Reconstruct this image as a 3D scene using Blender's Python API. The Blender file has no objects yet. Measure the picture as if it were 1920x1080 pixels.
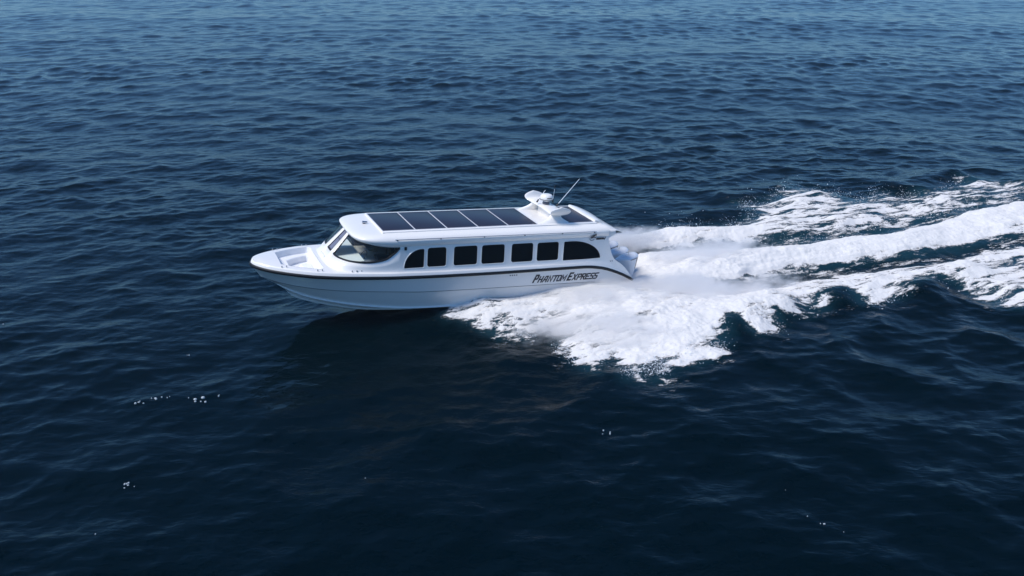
import bpy, bmesh, math
import numpy as np
from mathutils import Vector, Matrix, Euler
R = math.radians
scene = bpy.context.scene
COL = scene.collection
rng = np.random.default_rng(7)

# ------------------------------------------------------------------ camera, sky, sun, exposure
CAM_H = 11.95
cam = bpy.data.cameras.new('camera')
cam.sensor_width = 36.0
cam.lens = 36.0 * 1750 / 1920
cam.clip_start = 0.5
cam.clip_end = 9000
cam_o = bpy.data.objects.new('camera', cam)
COL.objects.link(cam_o)
cam_o.location = (0, 0, CAM_H)
cam_o.rotation_euler = (R(90) - 0.373095, 0, 0)
scene.camera = cam_o

SUN_EL, SUN_AZ = R(56), R(-113)          # azimuth from +Y (away from the camera) towards +X
world = bpy.data.worlds.new('World')
scene.world = world
world.use_nodes = True
wn = world.node_tree
bgn = wn.nodes.get('Background') or wn.nodes.new('ShaderNodeBackground')
wout = wn.nodes.get('World Output') or wn.nodes.new('ShaderNodeOutputWorld')
sky = wn.nodes.new('ShaderNodeTexSky')
sky.sky_type = 'NISHITA'
sky.sun_disc = False
sky.sun_elevation = SUN_EL
sky.sun_rotation = SUN_AZ
sky.air_density = 1.0
sky.dust_density = 0.5
sky.ozone_density = 9.0
tint = wn.nodes.new('ShaderNodeMix')
tint.data_type = 'RGBA'; tint.blend_type = 'MULTIPLY'; tint.inputs[0].default_value = 1.0
tint.inputs[7].default_value = (0.69, 0.95, 1.10, 1)      # a cool, evenly overcast sky
wn.links.new(sky.outputs[0], tint.inputs[6])
wn.links.new(tint.outputs[2], bgn.inputs['Color'])
wn.links.new(bgn.outputs[0], wout.inputs[0])
bgn.inputs['Strength'].default_value = 0.115

sun = bpy.data.lights.new('sun', 'SUN')
sun.energy = 3.1
sun.angle = R(20)
sun.color = (1.0, 0.95, 0.89)
sun_o = bpy.data.objects.new('sun', sun)
COL.objects.link(sun_o)
sd_ = Vector((math.sin(SUN_AZ) * math.cos(SUN_EL), math.cos(SUN_AZ) * math.cos(SUN_EL), math.sin(SUN_EL)))
sun_o.rotation_euler = sd_.to_track_quat('Z', 'Y').to_euler()
sun_o.location = (-20, 20, 40)

vs = scene.view_settings
vs.view_transform = 'Standard'
vs.look = 'None'
vs.exposure = 0.26
vs.gamma = 1.0
vs.use_curve_mapping = False
scene.cycles.volume_step_rate = 0.16
scene.cycles.volume_max_steps = 512
scene.cycles.max_bounces = 14
scene.cycles.volume_bounces = 12
scene.cycles.transparent_max_bounces = 12

# ------------------------------------------------------------------ helpers
def mat(name, color, rough=0.5, spec=0.5, coat=0.0, metal=0.0, bump=0.0, bscale=30.0, vary=0.0, vscale=3.0):
    m = bpy.data.materials.new(name)
    m.use_nodes = True
    nt = m.node_tree
    b = nt.nodes['Principled BSDF']
    b.inputs['Base Color'].default_value = (*color, 1)
    b.inputs['Roughness'].default_value = rough
    b.inputs['Metallic'].default_value = metal
    b.inputs['Specular IOR Level'].default_value = spec
    b.inputs['Coat Weight'].default_value = coat
    b.inputs['Coat Roughness'].default_value = 0.06
    tc = nt.nodes.new('ShaderNodeTexCoord')
    if vary > 0:
        n = nt.nodes.new('ShaderNodeTexNoise')
        n.inputs['Scale'].default_value = vscale
        n.inputs['Detail'].default_value = 6
        nt.links.new(tc.outputs['Object'], n.inputs['Vector'])
        mx = nt.nodes.new('ShaderNodeMix')
        mx.data_type = 'RGBA'
        mx.inputs[6].default_value = (*[c * (1 - vary) for c in color], 1)
        mx.inputs[7].default_value = (*[min(1, c * (1 + vary)) for c in color], 1)
        nt.links.new(n.outputs['Fac'], mx.inputs[0])
        nt.links.new(mx.outputs[2], b.inputs['Base Color'])
    if bump > 0:
        n = nt.nodes.new('ShaderNodeTexNoise')
        n.inputs['Scale'].default_value = bscale
        n.inputs['Detail'].default_value = 5
        nt.links.new(tc.outputs['Object'], n.inputs['Vector'])
        bp = nt.nodes.new('ShaderNodeBump')
        bp.inputs['Strength'].default_value = bump
        bp.inputs['Distance'].default_value = 0.02
        nt.links.new(n.outputs['Fac'], bp.inputs['Height'])
        nt.links.new(bp.outputs[0], b.inputs['Normal'])
    return m

def tag(o, label=None, cat=None, group=None, kind=None):
    if label: o['label'] = label
    if cat: o['category'] = cat
    if group: o['group'] = group
    if kind: o['kind'] = kind
    return o

def mesh_obj(name, V, F, m, parent=None, smooth=True, autosm=None):
    me = bpy.data.meshes.new(name)
    me.from_pydata([tuple(v) for v in V], [], [tuple(f) for f in F])
    me.update()
    bm = bmesh.new()
    bm.from_mesh(me)
    bmesh.ops.remove_doubles(bm, verts=bm.verts, dist=0.0004)
    bmesh.ops.recalc_face_normals(bm, faces=bm.faces)
    if autosm is not None:
        for e in bm.edges:
            if len(e.link_faces) == 2 and e.calc_face_angle(0) > autosm:
                e.smooth = False
    for f in bm.faces: f.smooth = smooth
    bm.to_mesh(me)
    bm.free()
    me.materials.append(m)
    o = bpy.data.objects.new(name, me)
    COL.objects.link(o)
    if parent: o.parent = parent
    return o

class MB:
    """collects shapes of one part"""
    def __init__(s): s.V = []; s.F = []
    def add(s, V, F):
        k = len(s.V); s.V += [tuple(v) for v in V]; s.F += [tuple(i + k for i in f) for f in F]
    def grid(s, P, closed_v=False):
        nu, nv = len(P), len(P[0]); F = []
        for i in range(nu - 1):
            for j in range(nv if closed_v else nv - 1):
                j2 = (j + 1) % nv
                F.append((i * nv + j, i * nv + j2, (i + 1) * nv + j2, (i + 1) * nv + j))
        s.add([p for row in P for p in row], F)
    def box(s, lo, hi, ch=0.0):
        bm = bmesh.new(); bmesh.ops.create_cube(bm, size=1)
        for v in bm.verts: v.co = Vector([lo[i] + (v.co[i] + .5) * (hi[i] - lo[i]) for i in range(3)])
        if ch > 0: bmesh.ops.bevel(bm, geom=list(bm.edges), offset=ch, segments=3, affect='EDGES', profile=0.5)
        bm.verts.index_update()
        s.add([v.co.copy() for v in bm.verts], [[v.index for v in f.verts] for f in bm.faces]); bm.free()
    def tube(s, pts, r, n=10, closed=False, flat=None):
        pts = [Vector(p) for p in pts]; N = len(pts); rows = []
        rr = r if hasattr(r, '__len__') else [r] * N
        up = Vector((0, 0, 1))
        for i, p in enumerate(pts):
            a = pts[(i - 1) % N] if (closed or i > 0) else p
            b = pts[(i + 1) % N] if (closed or i < N - 1) else p
            t = (b - a).normalized()
            ref = up if abs(t.z) < .95 else Vector((0, 1, 0))
            u = t.cross(ref).normalized(); w = u.cross(t)
            rows.append([p + (u * math.cos(2 * math.pi * k / n) + w * math.sin(2 * math.pi * k / n)) * rr[i] for k in range(n)])
        if closed: rows.append(rows[0])
        k0 = len(s.V); s.grid(rows, True)
        if not closed:
            s.F.append(tuple(k0 + k for k in range(n)))
            s.F.append(tuple(k0 + (N - 1) * n + k for k in range(n)))
    def lathe(s, prof, c, n=24):
        rows = [[(c[0] + r * math.cos(2 * math.pi * k / n), c[1] + r * math.sin(2 * math.pi * k / n), c[2] + z) for k in range(n)] for r, z in prof]
        s.grid(rows, True)
    def build(s, name, m, parent=None, smooth=True, autosm=R(38)):
        return mesh_obj(name, s.V, s.F, m, parent, smooth, autosm)

def pchip(tx, ty):
    """monotone cubic interpolation"""
    tx = np.array(tx, float); ty = np.array(ty, float)
    h = np.diff(tx); d = np.diff(ty) / h
    mm = np.zeros(len(tx)); mm[0], mm[-1] = d[0], d[-1]
    for i in range(1, len(tx) - 1):
        if d[i - 1] * d[i] > 0:
            w1, w2 = 2 * h[i] + h[i - 1], h[i] + 2 * h[i - 1]
            mm[i] = (w1 + w2) / (w1 / d[i - 1] + w2 / d[i])
    def f(x):
        x = np.clip(np.asarray(x, float), tx[0], tx[-1])
        i = np.clip(np.searchsorted(tx, x) - 1, 0, len(h) - 1)
        t = (x - tx[i]) / h[i]
        return ((2 * t**3 - 3 * t**2 + 1) * ty[i] + (t**3 - 2 * t**2 + t) * h[i] * mm[i] + (-2 * t**3 + 3 * t**2) * ty[i + 1] + (t**3 - t**2) * h[i] * mm[i + 1])
    return f

def lerp(a, b, t): return a + (b - a) * t

def sstep(a, b, x):
    t = np.clip((x - a) / (b - a), 0, 1)
    return t * t * (3 - 2 * t)

def _hash(ix, iy, seed):
    n = (ix.astype(np.int64) * 374761393 + iy.astype(np.int64) * 668265263 + seed * 1442695041) & 0xffffffff
    n = ((n ^ (n >> 13)) * 1274126177) & 0xffffffff
    n = (n ^ (n >> 16)) & 0xffffffff
    return (n / 4294967295.0).astype(np.float32)

def vnoise(x, y, seed=0):
    ix = np.floor(x); iy = np.floor(y)
    fx = x - ix; fy = y - iy
    fx = fx * fx * fx * (fx * (fx * 6 - 15) + 10); fy = fy * fy * fy * (fy * (fy * 6 - 15) + 10)
    a = _hash(ix, iy, seed); b = _hash(ix + 1, iy, seed); c = _hash(ix, iy + 1, seed); d = _hash(ix + 1, iy + 1, seed)
    return a + (b - a) * fx + (c - a) * fy + (a - b - c + d) * fx * fy

def fbm(x, y, octv=5, seed=0, gain=0.55):
    s = 0; a = 1; t = 0
    for k in range(octv):
        c, sn = math.cos(.6 * k + .3), math.sin(.6 * k + .3)
        s = s + a * vnoise((x * c - y * sn) * 2.03**k + 17.3 * k, (x * sn + y * c) * 2.03**k + 5.1 * k, seed + k)
        t += a; a *= gain
    return s / t

def poly_sd(x, y, P):
    """signed distance to polygon, positive inside"""
    P = np.array(P, np.float32); n = len(P)
    d = np.full(x.shape, 1e9, np.float32); ins = np.zeros(x.shape, bool)
    for i in range(n):
        a = P[i]; b = P[(i + 1) % n]; e = b - a
        wx, wy = x - a[0], y - a[1]
        t = np.clip((wx * e[0] + wy * e[1]) / (e @ e + 1e-9), 0, 1)
        d = np.minimum(d, (wx - e[0] * t)**2 + (wy - e[1] * t)**2)
        c = ((a[1] > y) != (b[1] > y)) & (x < (b[0] - a[0]) * (y - a[1]) / (b[1] - a[1] + 1e-9) + a[0])
        ins ^= c
    d = np.sqrt(d)
    return np.where(ins, d, -d)

def np_mesh(name, V, Q, m, attrs=None, kind=None):
    me = bpy.data.meshes.new(name)
    me.vertices.add(len(V)); me.vertices.foreach_set('co', np.ascontiguousarray(V, np.float32).ravel())
    nq = len(Q); k = Q.shape[1]
    me.loops.add(nq * k); me.loops.foreach_set('vertex_index', np.ascontiguousarray(Q, np.int32).ravel())
    me.polygons.add(nq); me.polygons.foreach_set('loop_start', np.arange(0, nq * k, k, dtype=np.int32))
    me.polygons.foreach_set('use_smooth', np.ones(nq, bool))
    for an, av in (attrs or {}).items():
        at = me.attributes.new(an, 'FLOAT', 'POINT'); at.data.foreach_set('value', np.ascontiguousarray(av, np.float32))
    me.update(); me.validate()
    me.materials.append(m)
    o = bpy.data.objects.new(name, me); COL.objects.link(o)
    if kind: o['kind'] = kind
    return o

# boat pose: x aft, y to starboard (away from the camera), z up, keel at z = 0
YAW, TRIM = 0.3947309, 0.0785398
ROT = Matrix.Rotation(YAW, 3, 'Z') @ Matrix.Rotation(TRIM, 3, 'Y')
BOAT_LOC = Vector((-4.372045, 28.259714, CAM_H - 8.810659)) + ROT @ Vector((0, 0, -3.0))
AX, AY = math.cos(YAW), math.sin(YAW)          # unit vector aft, in the water plane
def to_boat(x, y):
    dx, dy = x - BOAT_LOC.x, y - BOAT_LOC.y
    return dx * AX + dy * AY, -dx * AY + dy * AX

# ------------------------------------------------------------------ water
NW = 200
lam = np.exp(rng.uniform(math.log(0.34), math.log(13.0), NW))
wdir = R(97) + rng.normal(0, R(48), NW)
wdir = np.where(rng.random(NW) < .12, rng.uniform(0, 2 * math.pi, NW), wdir)
slope = math.sqrt(2 * 0.021 / NW) * np.exp(-np.maximum(0, np.log(lam / 2.6)) * 1.05) * np.exp(-np.maximum(0, np.log(0.8 / lam)) * 0.05)
# a low, broad swell under the chop
lam = np.concatenate([lam, rng.uniform(14, 46, 14)]); wdir = np.concatenate([wdir, R(75) + rng.normal(0, R(30), 14)])
slope = np.concatenate([slope, np.full(14, .0045)]); NW = len(lam)
amp = slope * lam / (2 * math.pi)
phs = rng.uniform(0, 2 * math.pi, NW)

NEAR = [(-2.62,28.67),(-2.32,27.85),(-2.06,27.16),(-1.69,27.16),(-1.34,26.82),(-0.91,26.46),(-0.41,26.14),(0.0,26.25),(0.41,26.06),(0.71,26.5),(1.17,26.7),(1.46,25.78),(1.58,25.03),(1.92,24.31),(2.28,23.96),(2.64,24.52),(3.1,24.77),(3.17,24.03),(3.36,23.42),(3.66,23.36),(3.98,24.17),(4.33,24.66),(4.05,23.36),(4.23,23.36),(4.64,24.24),(5.26,24.45),(6.0,24.81),(6.39,25.55),(6.72,26.5),(7.04,27.16),(7.35,26.74),(7.67,26.18),(8.27,26.58),(8.64,27.2),(8.64,27.72),(9.14,27.76),(9.79,28.21),(10.34,28.57),(10.96,29.57),(11.38,29.57),(11.6,28.9),(12.08,28.76),(12.97,29.23),(13.83,29.92),(14.43,30.58),(15.15,30.74),(15.65,30.38),(16.13,29.43),(16.92,28.48),(18.03,27.63),(24,29.4),(34,35),(48,41),(48,47),(36,42.6),(28,39),(22.8,36.18),(20.24,35.36),(18.63,34.7),(16.73,33.57),(14.72,32.85),(13.44,32.5),(11.89,31.99),(9.93,31.27),(8.26,30.74),(6.34,30.43),(4.27,30.22),(0.74,30.22)]
JET = [(3.74,32.38),(4.63,34.06),(6.21,34.25),(7.9,34.44),(9.78,34.57),(11.61,35.03),(13.41,35.83),(15.59,36.75),(18.05,38.16),(20.15,39.5),(23.1,41.02),(26.52,42.83),(34,47.5),(48,56),(48,50.5),(36,44.2),(28,39.9),(23.4,37.25),(20.51,35.9),(18.94,35.36),(17.22,34.7),(15.1,33.81),(13.27,33.15),(11.24,32.62),(9.86,31.93),(8.39,31.27),(6.96,30.74),(4.42,29.97),(3.58,30.74)]
FAR = [(2.98,35.36),(3.93,35.77),(4.99,36.11),(6.0,36.82),(8.05,37.18),(9.54,37.55),(10.15,38.23),(10.59,39.02),(10.29,39.83),(10.19,40.42),(10.81,40.5),(11.39,40.93),(12.04,41.55),(12.58,42.65),(13.34,43.21),(14.49,43.41),(15.14,42.0),(15.73,41.55),(16.46,41.55),(17.09,42.46),(17.65,42.09),(17.94,41.55),(18.91,42.18),(19.39,42.09),(20.71,42.83),(21.65,44.09),(22.61,44.9),(23.74,44.39),(24.74,43.8),(28,46),(36,52),(48,60),(48,57),(36,49.4),(26.84,43.41),(23.28,41.37),(21.29,40.33),(19.81,39.42),(17.85,38.39),(16.47,37.78),(15.07,37.4),(13.36,36.6),(11.36,36.11),(9.74,35.16),(8.0,35.03),(6.03,34.44),(4.66,34.32),(3.31,34.19)]
GAP = [(7.55,34.57),(9.36,35.36),(11.42,36.32),(13.46,36.89),(15.15,37.63),(17.98,38.7),(19.65,39.34),(17.93,37.85),(15.53,36.6),(13.35,35.63),(11.55,34.83),(9.75,34.44)]

def seg_dist(x, y, P):
    P = np.array(P, np.float32); d = np.full(x.shape, 1e9, np.float32)
    for i in range(len(P) - 1):
        a, b = P[i], P[i + 1]; e = b - a
        t = np.clip(((x - a[0]) * e[0] + (y - a[1]) * e[1]) / (e @ e), 0, 1)
        d = np.minimum(d, (x - a[0] - e[0] * t)**2 + (y - a[1] - e[1] * t)**2)
    return np.sqrt(d)

# a bulge added to darken the water under the bow, then crests of the boat's own diverging waves, just outside the foam
CRESTS = [([(-6.4,27.0),(-4.0,27.4),(-1.6,27.9)], .30, 1.5), ([(6.9,26.9),(7.7,27.8),(8.6,28.6)], .30, .75), ([(8.7,27.9),(9.6,28.7),(10.6,29.6)], .22, .6), ([(10.9,29.2),(11.6,30.0),(12.6,30.6)], .28, .7),
          ([(14.0,29.9),(15.0,31.0),(16.4,31.8)], .35, .9), ([(17.0,28.6),(18.4,29.8),(20.6,31.4)], .22, .9),
          ([(10.6,39.2),(9.6,39.4),(8.6,39.0)], .22, .8), ([(13.2,43.6),(11.6,42.6),(10.2,41.4)], .25, .9), ([(21.6,45.2),(20.2,44.2),(18.8,43.2)], .3, 1.0)]
def wake_height(x, y, jd):
    xb, yb = to_boat(x, y)
    w = .5 * (fbm(xb / 2.2, yb / 1.3, 3, 71) - .5)
    nd, fd = poly_sd(x, y, NEAR), poly_sd(x, y, FAR)
    Mx = np.interp(xb, [2.0, 3.2, 4.6, 6.3, 7.8, 9.0, 11, 14], [0, .06, .18, .36, .42, .32, .12, 0])
    mound = Mx * np.exp(-(np.maximum(0, -yb - 1.5) / 1.2)**2) * (1 - sstep(.6, 2.0, yb))
    flung = np.interp(xb, [3, 5, 7, 10, 13], [.0, .10, .22, .18, .03]) * np.exp(-((-yb - 4.2) / 1.5)**2)
    hn = sstep(-.1, 1.2, nd) * (mound + flung + .08 + .35 * w)
    hj = sstep(-.25, 1.5, jd) * (np.interp(xb, [8.8, 10, 12, 16, 22, 34], [.10, .20, .34, .38, .30, .15]) + .7 * w)
    hf = sstep(-.2, 1.3, fd) * (np.interp(xb, [7, 9, 12, 16, 22, 30], [.15, .30, .30, .26, .16, .06]) + .5 * w)
    return np.maximum(np.maximum(hn, hj), hf)
def water_disp(x, y, sp):
    """displacement of the sea surface at (x, y); sp = local grid spacing (waves too short for it are left out)"""
    x = x.astype(np.float32); y = y.astype(np.float32)
    dx = np.zeros_like(x); dy = np.zeros_like(x); dz = np.zeros_like(x)
    xb, yb = to_boat(x, y)
    gust = 0.20 + 1.50 * fbm(x / 17, y / 9, 4, 91)
    for i in range(NW):
        k = 2 * math.pi / lam[i]
        att = np.clip((lam[i] / sp - 1.7) / 1.8, 0, 1).astype(np.float32) * np.float32(amp[i])
        if lam[i] < 3: att = att * gust
        ph = (np.float32(k * math.cos(wdir[i])) * x + np.float32(k * math.sin(wdir[i])) * y + np.float32(phs[i]))
        c = np.cos(ph) * att; s = np.sin(ph) * att
        dz += c; q = 1.25
        dx -= np.float32(q * math.cos(wdir[i])) * s; dy -= np.float32(q * math.sin(wdir[i])) * s
    near = (np.abs(x - 12) < 40) & (np.abs(y - 33) < 25)
    xs, ys = x[near], y[near]
    add = np.zeros_like(xs)
    for P, h, w in CRESTS:
        d = seg_dist(xs, ys, P)
        add += h * np.exp(-(d / w)**2)
    jd = poly_sd(xs, ys, JET)
    xbn, ybn = to_boat(xs, ys)
    # hollow behind the stern, troughs either side of the jet
    add -= 0.18 * np.exp(-((jd + .5) / .7)**2) * sstep(9, 13, xbn)
    add += 1.0 * wake_height(xs, ys, jd)
    dz[near] += add
    return dx, dy, dz

def axis_fine(lo, hi, d, grow, far_, lim, dmax_growth=1.09):
    mid = list(np.arange(lo, hi + 1e-6, d)); a = mid[-1]; st = d; up = []
    while a < far_:
        st *= grow if st < lim else dmax_growth
        a += st; up.append(a)
    return mid, up
midx, upx = axis_fine(-30, 30, 0.075, 1.0085, 3200, 0.8)
xs = np.array([-u for u in reversed(upx)] + midx + upx)
midy, upy = axis_fine(12, 47, 0.065, 1.0062, 3500, 1.5)
dn = []; a = 12.0; st = 0.065
while a > -600:
    st *= 1.05 if st < 1 else 1.3
    a -= st; dn.append(a)
ys = np.array(list(reversed(dn)) + midy + upy)
GX, GY = np.meshgrid(xs, ys)
SPX = np.gradient(xs); SPY = np.gradient(ys)
SP = np.maximum(SPX[None, :], SPY[:, None] * 0.9)
x_, y_ = GX.ravel().astype(np.float32), GY.ravel().astype(np.float32)
DX, DY, DZ = water_disp(x_, y_, SP.ravel().astype(np.float32))
# water churned with air near the wake (milky teal just beside the foam)
aer = np.zeros_like(x_)
sel = (x_ > -8) & (x_ < 60) & (y_ > 15) & (y_ < 65)
xa, ya = x_[sel], y_[sel]
sdmax = np.maximum(np.maximum(poly_sd(xa, ya, NEAR), poly_sd(xa, ya, JET)), np.maximum(poly_sd(xa, ya, FAR), poly_sd(xa, ya, GAP)))
aer[sel] = sstep(-0.7, 0.5, sdmax + 0.6 * (fbm(xa / 1.2, ya / 1.2, 4, 5) - .5))
nxv, nyv = len(xs), len(ys)
idx = np.arange(nxv * nyv).reshape(nyv, nxv)
Q = np.stack([idx[:-1, :-1], idx[:-1, 1:], idx[1:, 1:], idx[1:, :-1]], -1).reshape(-1, 4)

m_water = bpy.data.materials.new('sea_water'); m_water.use_nodes = True
nt = m_water.node_tree; b = nt.nodes['Principled BSDF']
b.inputs['IOR'].default_value = 1.333
b.inputs['Specular IOR Level'].default_value = 0.15
b.inputs['Specular Tint'].default_value = (0.40, 0.85, 1.0, 1)
b.inputs['Roughness'].default_value = 0.09
tc = nt.nodes.new('ShaderNodeTexCoord')
at = nt.nodes.new('ShaderNodeAttribute'); at.attribute_name = 'aeration'
mx = nt.nodes.new('ShaderNodeMix'); mx.data_type = 'RGBA'
mx.inputs[6].default_value = (0.0001, 0.0036, 0.0058, 1)
mx.inputs[7].default_value = (0.008, 0.036, 0.052, 1)
nt.links.new(at.outputs['Fac'], mx.inputs[0]); nt.links.new(mx.outputs[2], b.inputs['Base Color'])
mp = nt.nodes.new('ShaderNodeMapping'); mp.inputs['Scale'].default_value = (1.0, 1.5, 1.0)
nt.links.new(tc.outputs['Object'], mp.inputs['Vector'])
n1 = nt.nodes.new('ShaderNodeTexNoise'); n1.inputs['Scale'].default_value = 3.2; n1.inputs['Detail'].default_value = 4; n1.inputs['Roughness'].default_value = .55; n1.inputs['Distortion'].default_value = .4
nt.links.new(mp.outputs[0], n1.inputs['Vector'])
bp = nt.nodes.new('ShaderNodeBump'); bp.inputs['Strength'].default_value = 0.30; bp.inputs['Distance'].default_value = 0.08
nt.links.new(n1.outputs['Fac'], bp.inputs['Height']); nt.links.new(bp.outputs[0], b.inputs['Normal'])
sea = np_mesh('sea_water', np.stack([x_ + DX, y_ + DY, DZ], 1), Q, m_water, {'aeration': aer}, 'structure')

# ------------------------------------------------------------------ foam of the wake
D = 0.036
fx = np.arange(-4.5, 48, D, dtype=np.float32); fy = np.arange(22.6, 60, D, dtype=np.float32)
FX, FY = np.meshgrid(fx, fy); X = FX.ravel(); Y = FY.ravel()
lo = (Y > 21 + 0.27 * X) & (Y < 39.5 + 0.43 * X)
sdn = np.full(X.shape, -9, np.float32); sdj = sdn.copy(); sdf = sdn.copy(); sdg = sdn.copy()
xi, yi = X[lo], Y[lo]
sdn[lo] = poly_sd(xi, yi, NEAR); sdj[lo] = poly_sd(xi, yi, JET); sdf[lo] = poly_sd(xi, yi, FAR); sdg[lo] = poly_sd(xi, yi, GAP)
cand = np.maximum(np.maximum(sdn, sdj), np.maximum(sdf, sdg)) > -0.85
idc = np.where(cand)[0]
X, Y = X[idc], Y[idc]; sdn, sdj, sdf, sdg = sdn[idc], sdj[idc], sdf[idc], sdg[idc]
XB, YB = to_boat(X, Y)
ST, CR = XB * 0.42, YB                              # stretched along the flow
edge = (fbm(X / 0.75, Y / 0.75, 6, 11, .62) - .5)
lace = np.clip((fbm(ST * 3.4, CR * 4.2, 7, 23, .76) - .5) * 3.2 + .5, 0, 1)
streak = np.clip((fbm(XB * 0.5 + .25 * CR, CR * 3.8, 7, 37, .74) - .5) * 3.0 + .5, 0, 1)
def region(s, w=.45, e=.7): return sstep(-.15, w, s + e * edge)
dens_n = np.interp(XB, [0, 2, 3, 5, 7, 11, 13.5, 17, 23, 30], [.5, .64, .68, .82, .98, .94, .80, .70, .64, .5]) * region(sdn + .36, .80, 1.2) * (.70 + .62 * fbm(XB / 1.25 + .4 * CR, YB / .60, 5, 171, .62))
dlow = np.full(X.shape, 9, np.float32); dup = dlow.copy(); jn = sdj > -.7
dlow[jn] = seg_dist(X[jn], Y[jn], JET[14:28]); dup[jn] = seg_dist(X[jn], Y[jn], JET[1:14])
tj = dlow / (dlow + dup + 1e-3)
dens_j = np.interp(XB, [9, 18, 30], [1.5, 1.4, 1.1]) * region(sdj, .45, .6) * lerp(1.0, .40 + .62 * sstep(.0, .42, tj), sstep(11, 14.5, XB))
dens_f = np.interp(XB, [8, 12, 15, 19, 24, 32], [1.15, 1.05, .84, .66, .60, .5]) * region(sdf, .7, .9) * (.74 + .54 * fbm(XB / 1.5, YB / .5, 5, 173, .62))
dens_g = .34 * region(sdg, .5, .5)
halo = .33 * np.maximum(sstep(-.6, .2, sdn + edge), np.maximum(sstep(-.6, .2, sdf + edge), 1.15 * sstep(-1.0, .1, sdj + edge))) * sstep(3, 9, XB)
dens = np.maximum(np.maximum(np.maximum(dens_n, dens_j), np.maximum(dens_f, dens_g)), halo)
far_w = sstep(11, 18, XB)
pat = lerp(.66, .45, far_w) * lace + lerp(.34, .55, far_w) * streak
alpha = sstep(-0.26, 0.44, dens - pat * 1.02) * np.clip(.45 + .75 * dens, 0, 1)
WX, WY, WZ = water_disp(X, Y, np.full(X.shape, .075, np.float32))
lump = .5 * (fbm(XB / 1.1, YB / .42, 5, 51, .64) - .5) + .5 * (fbm((XB + 1.2 * YB) / .8, (YB - .3 * XB) / .34, 5, 52, .66) - .5)
lump2 = fbm(X / .13, Y / .13, 3, 57, .6) - .5
alpha = alpha * (cand[idc])
body = sstep(.35, 1.05, dens) * sstep(.3, .9, alpha)
Z = WZ + .018 + body * (.05 + np.interp(XB, [2, 6, 12, 20, 32], [.06, .20, .15, .12, .10]) * lerp(lump, fbm(XB / 1.6 + .3 * YB, YB / .26, 5, 53, .66) - .5, sstep(-.2, .3, sdj)) + .05 * lump2)
# leave out what lies inside the hull
inside = (XB > -2) & (XB < 8.7) & (np.abs(YB) < np.interp(XB, [-2, 0, 1.3, 8.7], [.3, .8, 1.1, 1.15]))
keepv = (alpha > .015) & ~inside
full = np.full(FX.size, -1, np.int64); 
ok = np.zeros(FX.size, bool); ok[idc] = keepv
grid = np.arange(FX.size).reshape(FX.shape)
okg = ok.reshape(FX.shape)
dil = okg.copy()
dil[1:, :] |= okg[:-1, :]; dil[:-1, :] |= okg[1:, :]; dil[:, 1:] |= dil[:, :-1]; dil[:, :-1] |= dil[:, 1:]
candg = np.zeros(FX.size, bool); candg[idc[~inside]] = True
dil &= candg.reshape(FX.shape)
cell = dil[:-1, :-1] & dil[:-1, 1:] & dil[1:, 1:] & dil[1:, :-1]
Qf = np.stack([grid[:-1, :-1][cell], grid[:-1, 1:][cell], grid[1:, 1:][cell], grid[1:, :-1][cell]], -1)
used = np.unique(Qf)
pos = np.full(FX.size, -1, np.int64); pos[idc] = np.arange(len(idc))
pu = pos[used]
full[used] = np.arange(len(used))
Vf = np.stack([X[pu] + WX[pu], Y[pu] + WY[pu], Z[pu]], 1)

m_foam = bpy.data.materials.new('sea_foam'); m_foam.use_nodes = True
nt = m_foam.node_tree; b = nt.nodes['Principled BSDF']
b.inputs['Base Color'].default_value = (0.74, 0.72, 0.70, 1); b.inputs['Roughness'].default_value = 0.9
b.inputs['Specular IOR Level'].default_value = 0.2
tc = nt.nodes.new('ShaderNodeTexCoord'); at = nt.nodes.new('ShaderNodeAttribute'); at.attribute_name = 'cover'
mpf = nt.nodes.new('ShaderNodeMapping'); mpf.inputs['Rotation'].default_value = (0, 0, -YAW); mpf.inputs['Scale'].default_value = (.45, 1.25, 1.0)
nt.links.new(tc.outputs['Object'], mpf.inputs['Vector'])
n1 = nt.nodes.new('ShaderNodeTexNoise'); n1.inputs['Scale'].default_value = 12; n1.inputs['Detail'].default_value = 6; n1.inputs['Roughness'].default_value = .7; n1.inputs['Distortion'].default_value = .6
nt.links.new(mpf.outputs[0], n1.inputs['Vector'])
ma = nt.nodes.new('ShaderNodeMath'); ma.operation = 'MULTIPLY_ADD'; ma.inputs[1].default_value = 1.7; ma.inputs[2].default_value = -.85
nt.links.new(n1.outputs['Fac'], ma.inputs[0])
ad = nt.nodes.new('ShaderNodeMath'); ad.operation = 'ADD'
ml = nt.nodes.new('ShaderNodeMath'); ml.operation = 'MULTIPLY'; ml.inputs[1].default_value = 1.5
nt.links.new(at.outputs['Fac'], ml.inputs[0]); nt.links.new(ml.outputs[0], ad.inputs[0]); nt.links.new(ma.outputs[0], ad.inputs[1])
mr = nt.nodes.new('ShaderNodeMapRange'); mr.inputs['From Min'].default_value = .16; mr.inputs['From Max'].default_value = .98
nt.links.new(ad.outputs[0], mr.inputs['Value']); nt.links.new(mr.outputs[0], b.inputs['Alpha'])
bp = nt.nodes.new('ShaderNodeBump'); bp.inputs['Strength'].default_value = .5; bp.inputs['Distance'].default_value = .06
nt.links.new(n1.outputs['Fac'], bp.inputs['Height']); nt.links.new(bp.outputs[0], b.inputs['Normal'])
foam = np_mesh('wake_foam', Vf, full[Qf], m_foam, {'cover': alpha[pu]}, 'stuff')
tag(foam, 'white foaming wake spreading behind and beside the passenger boat', 'foam')

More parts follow.
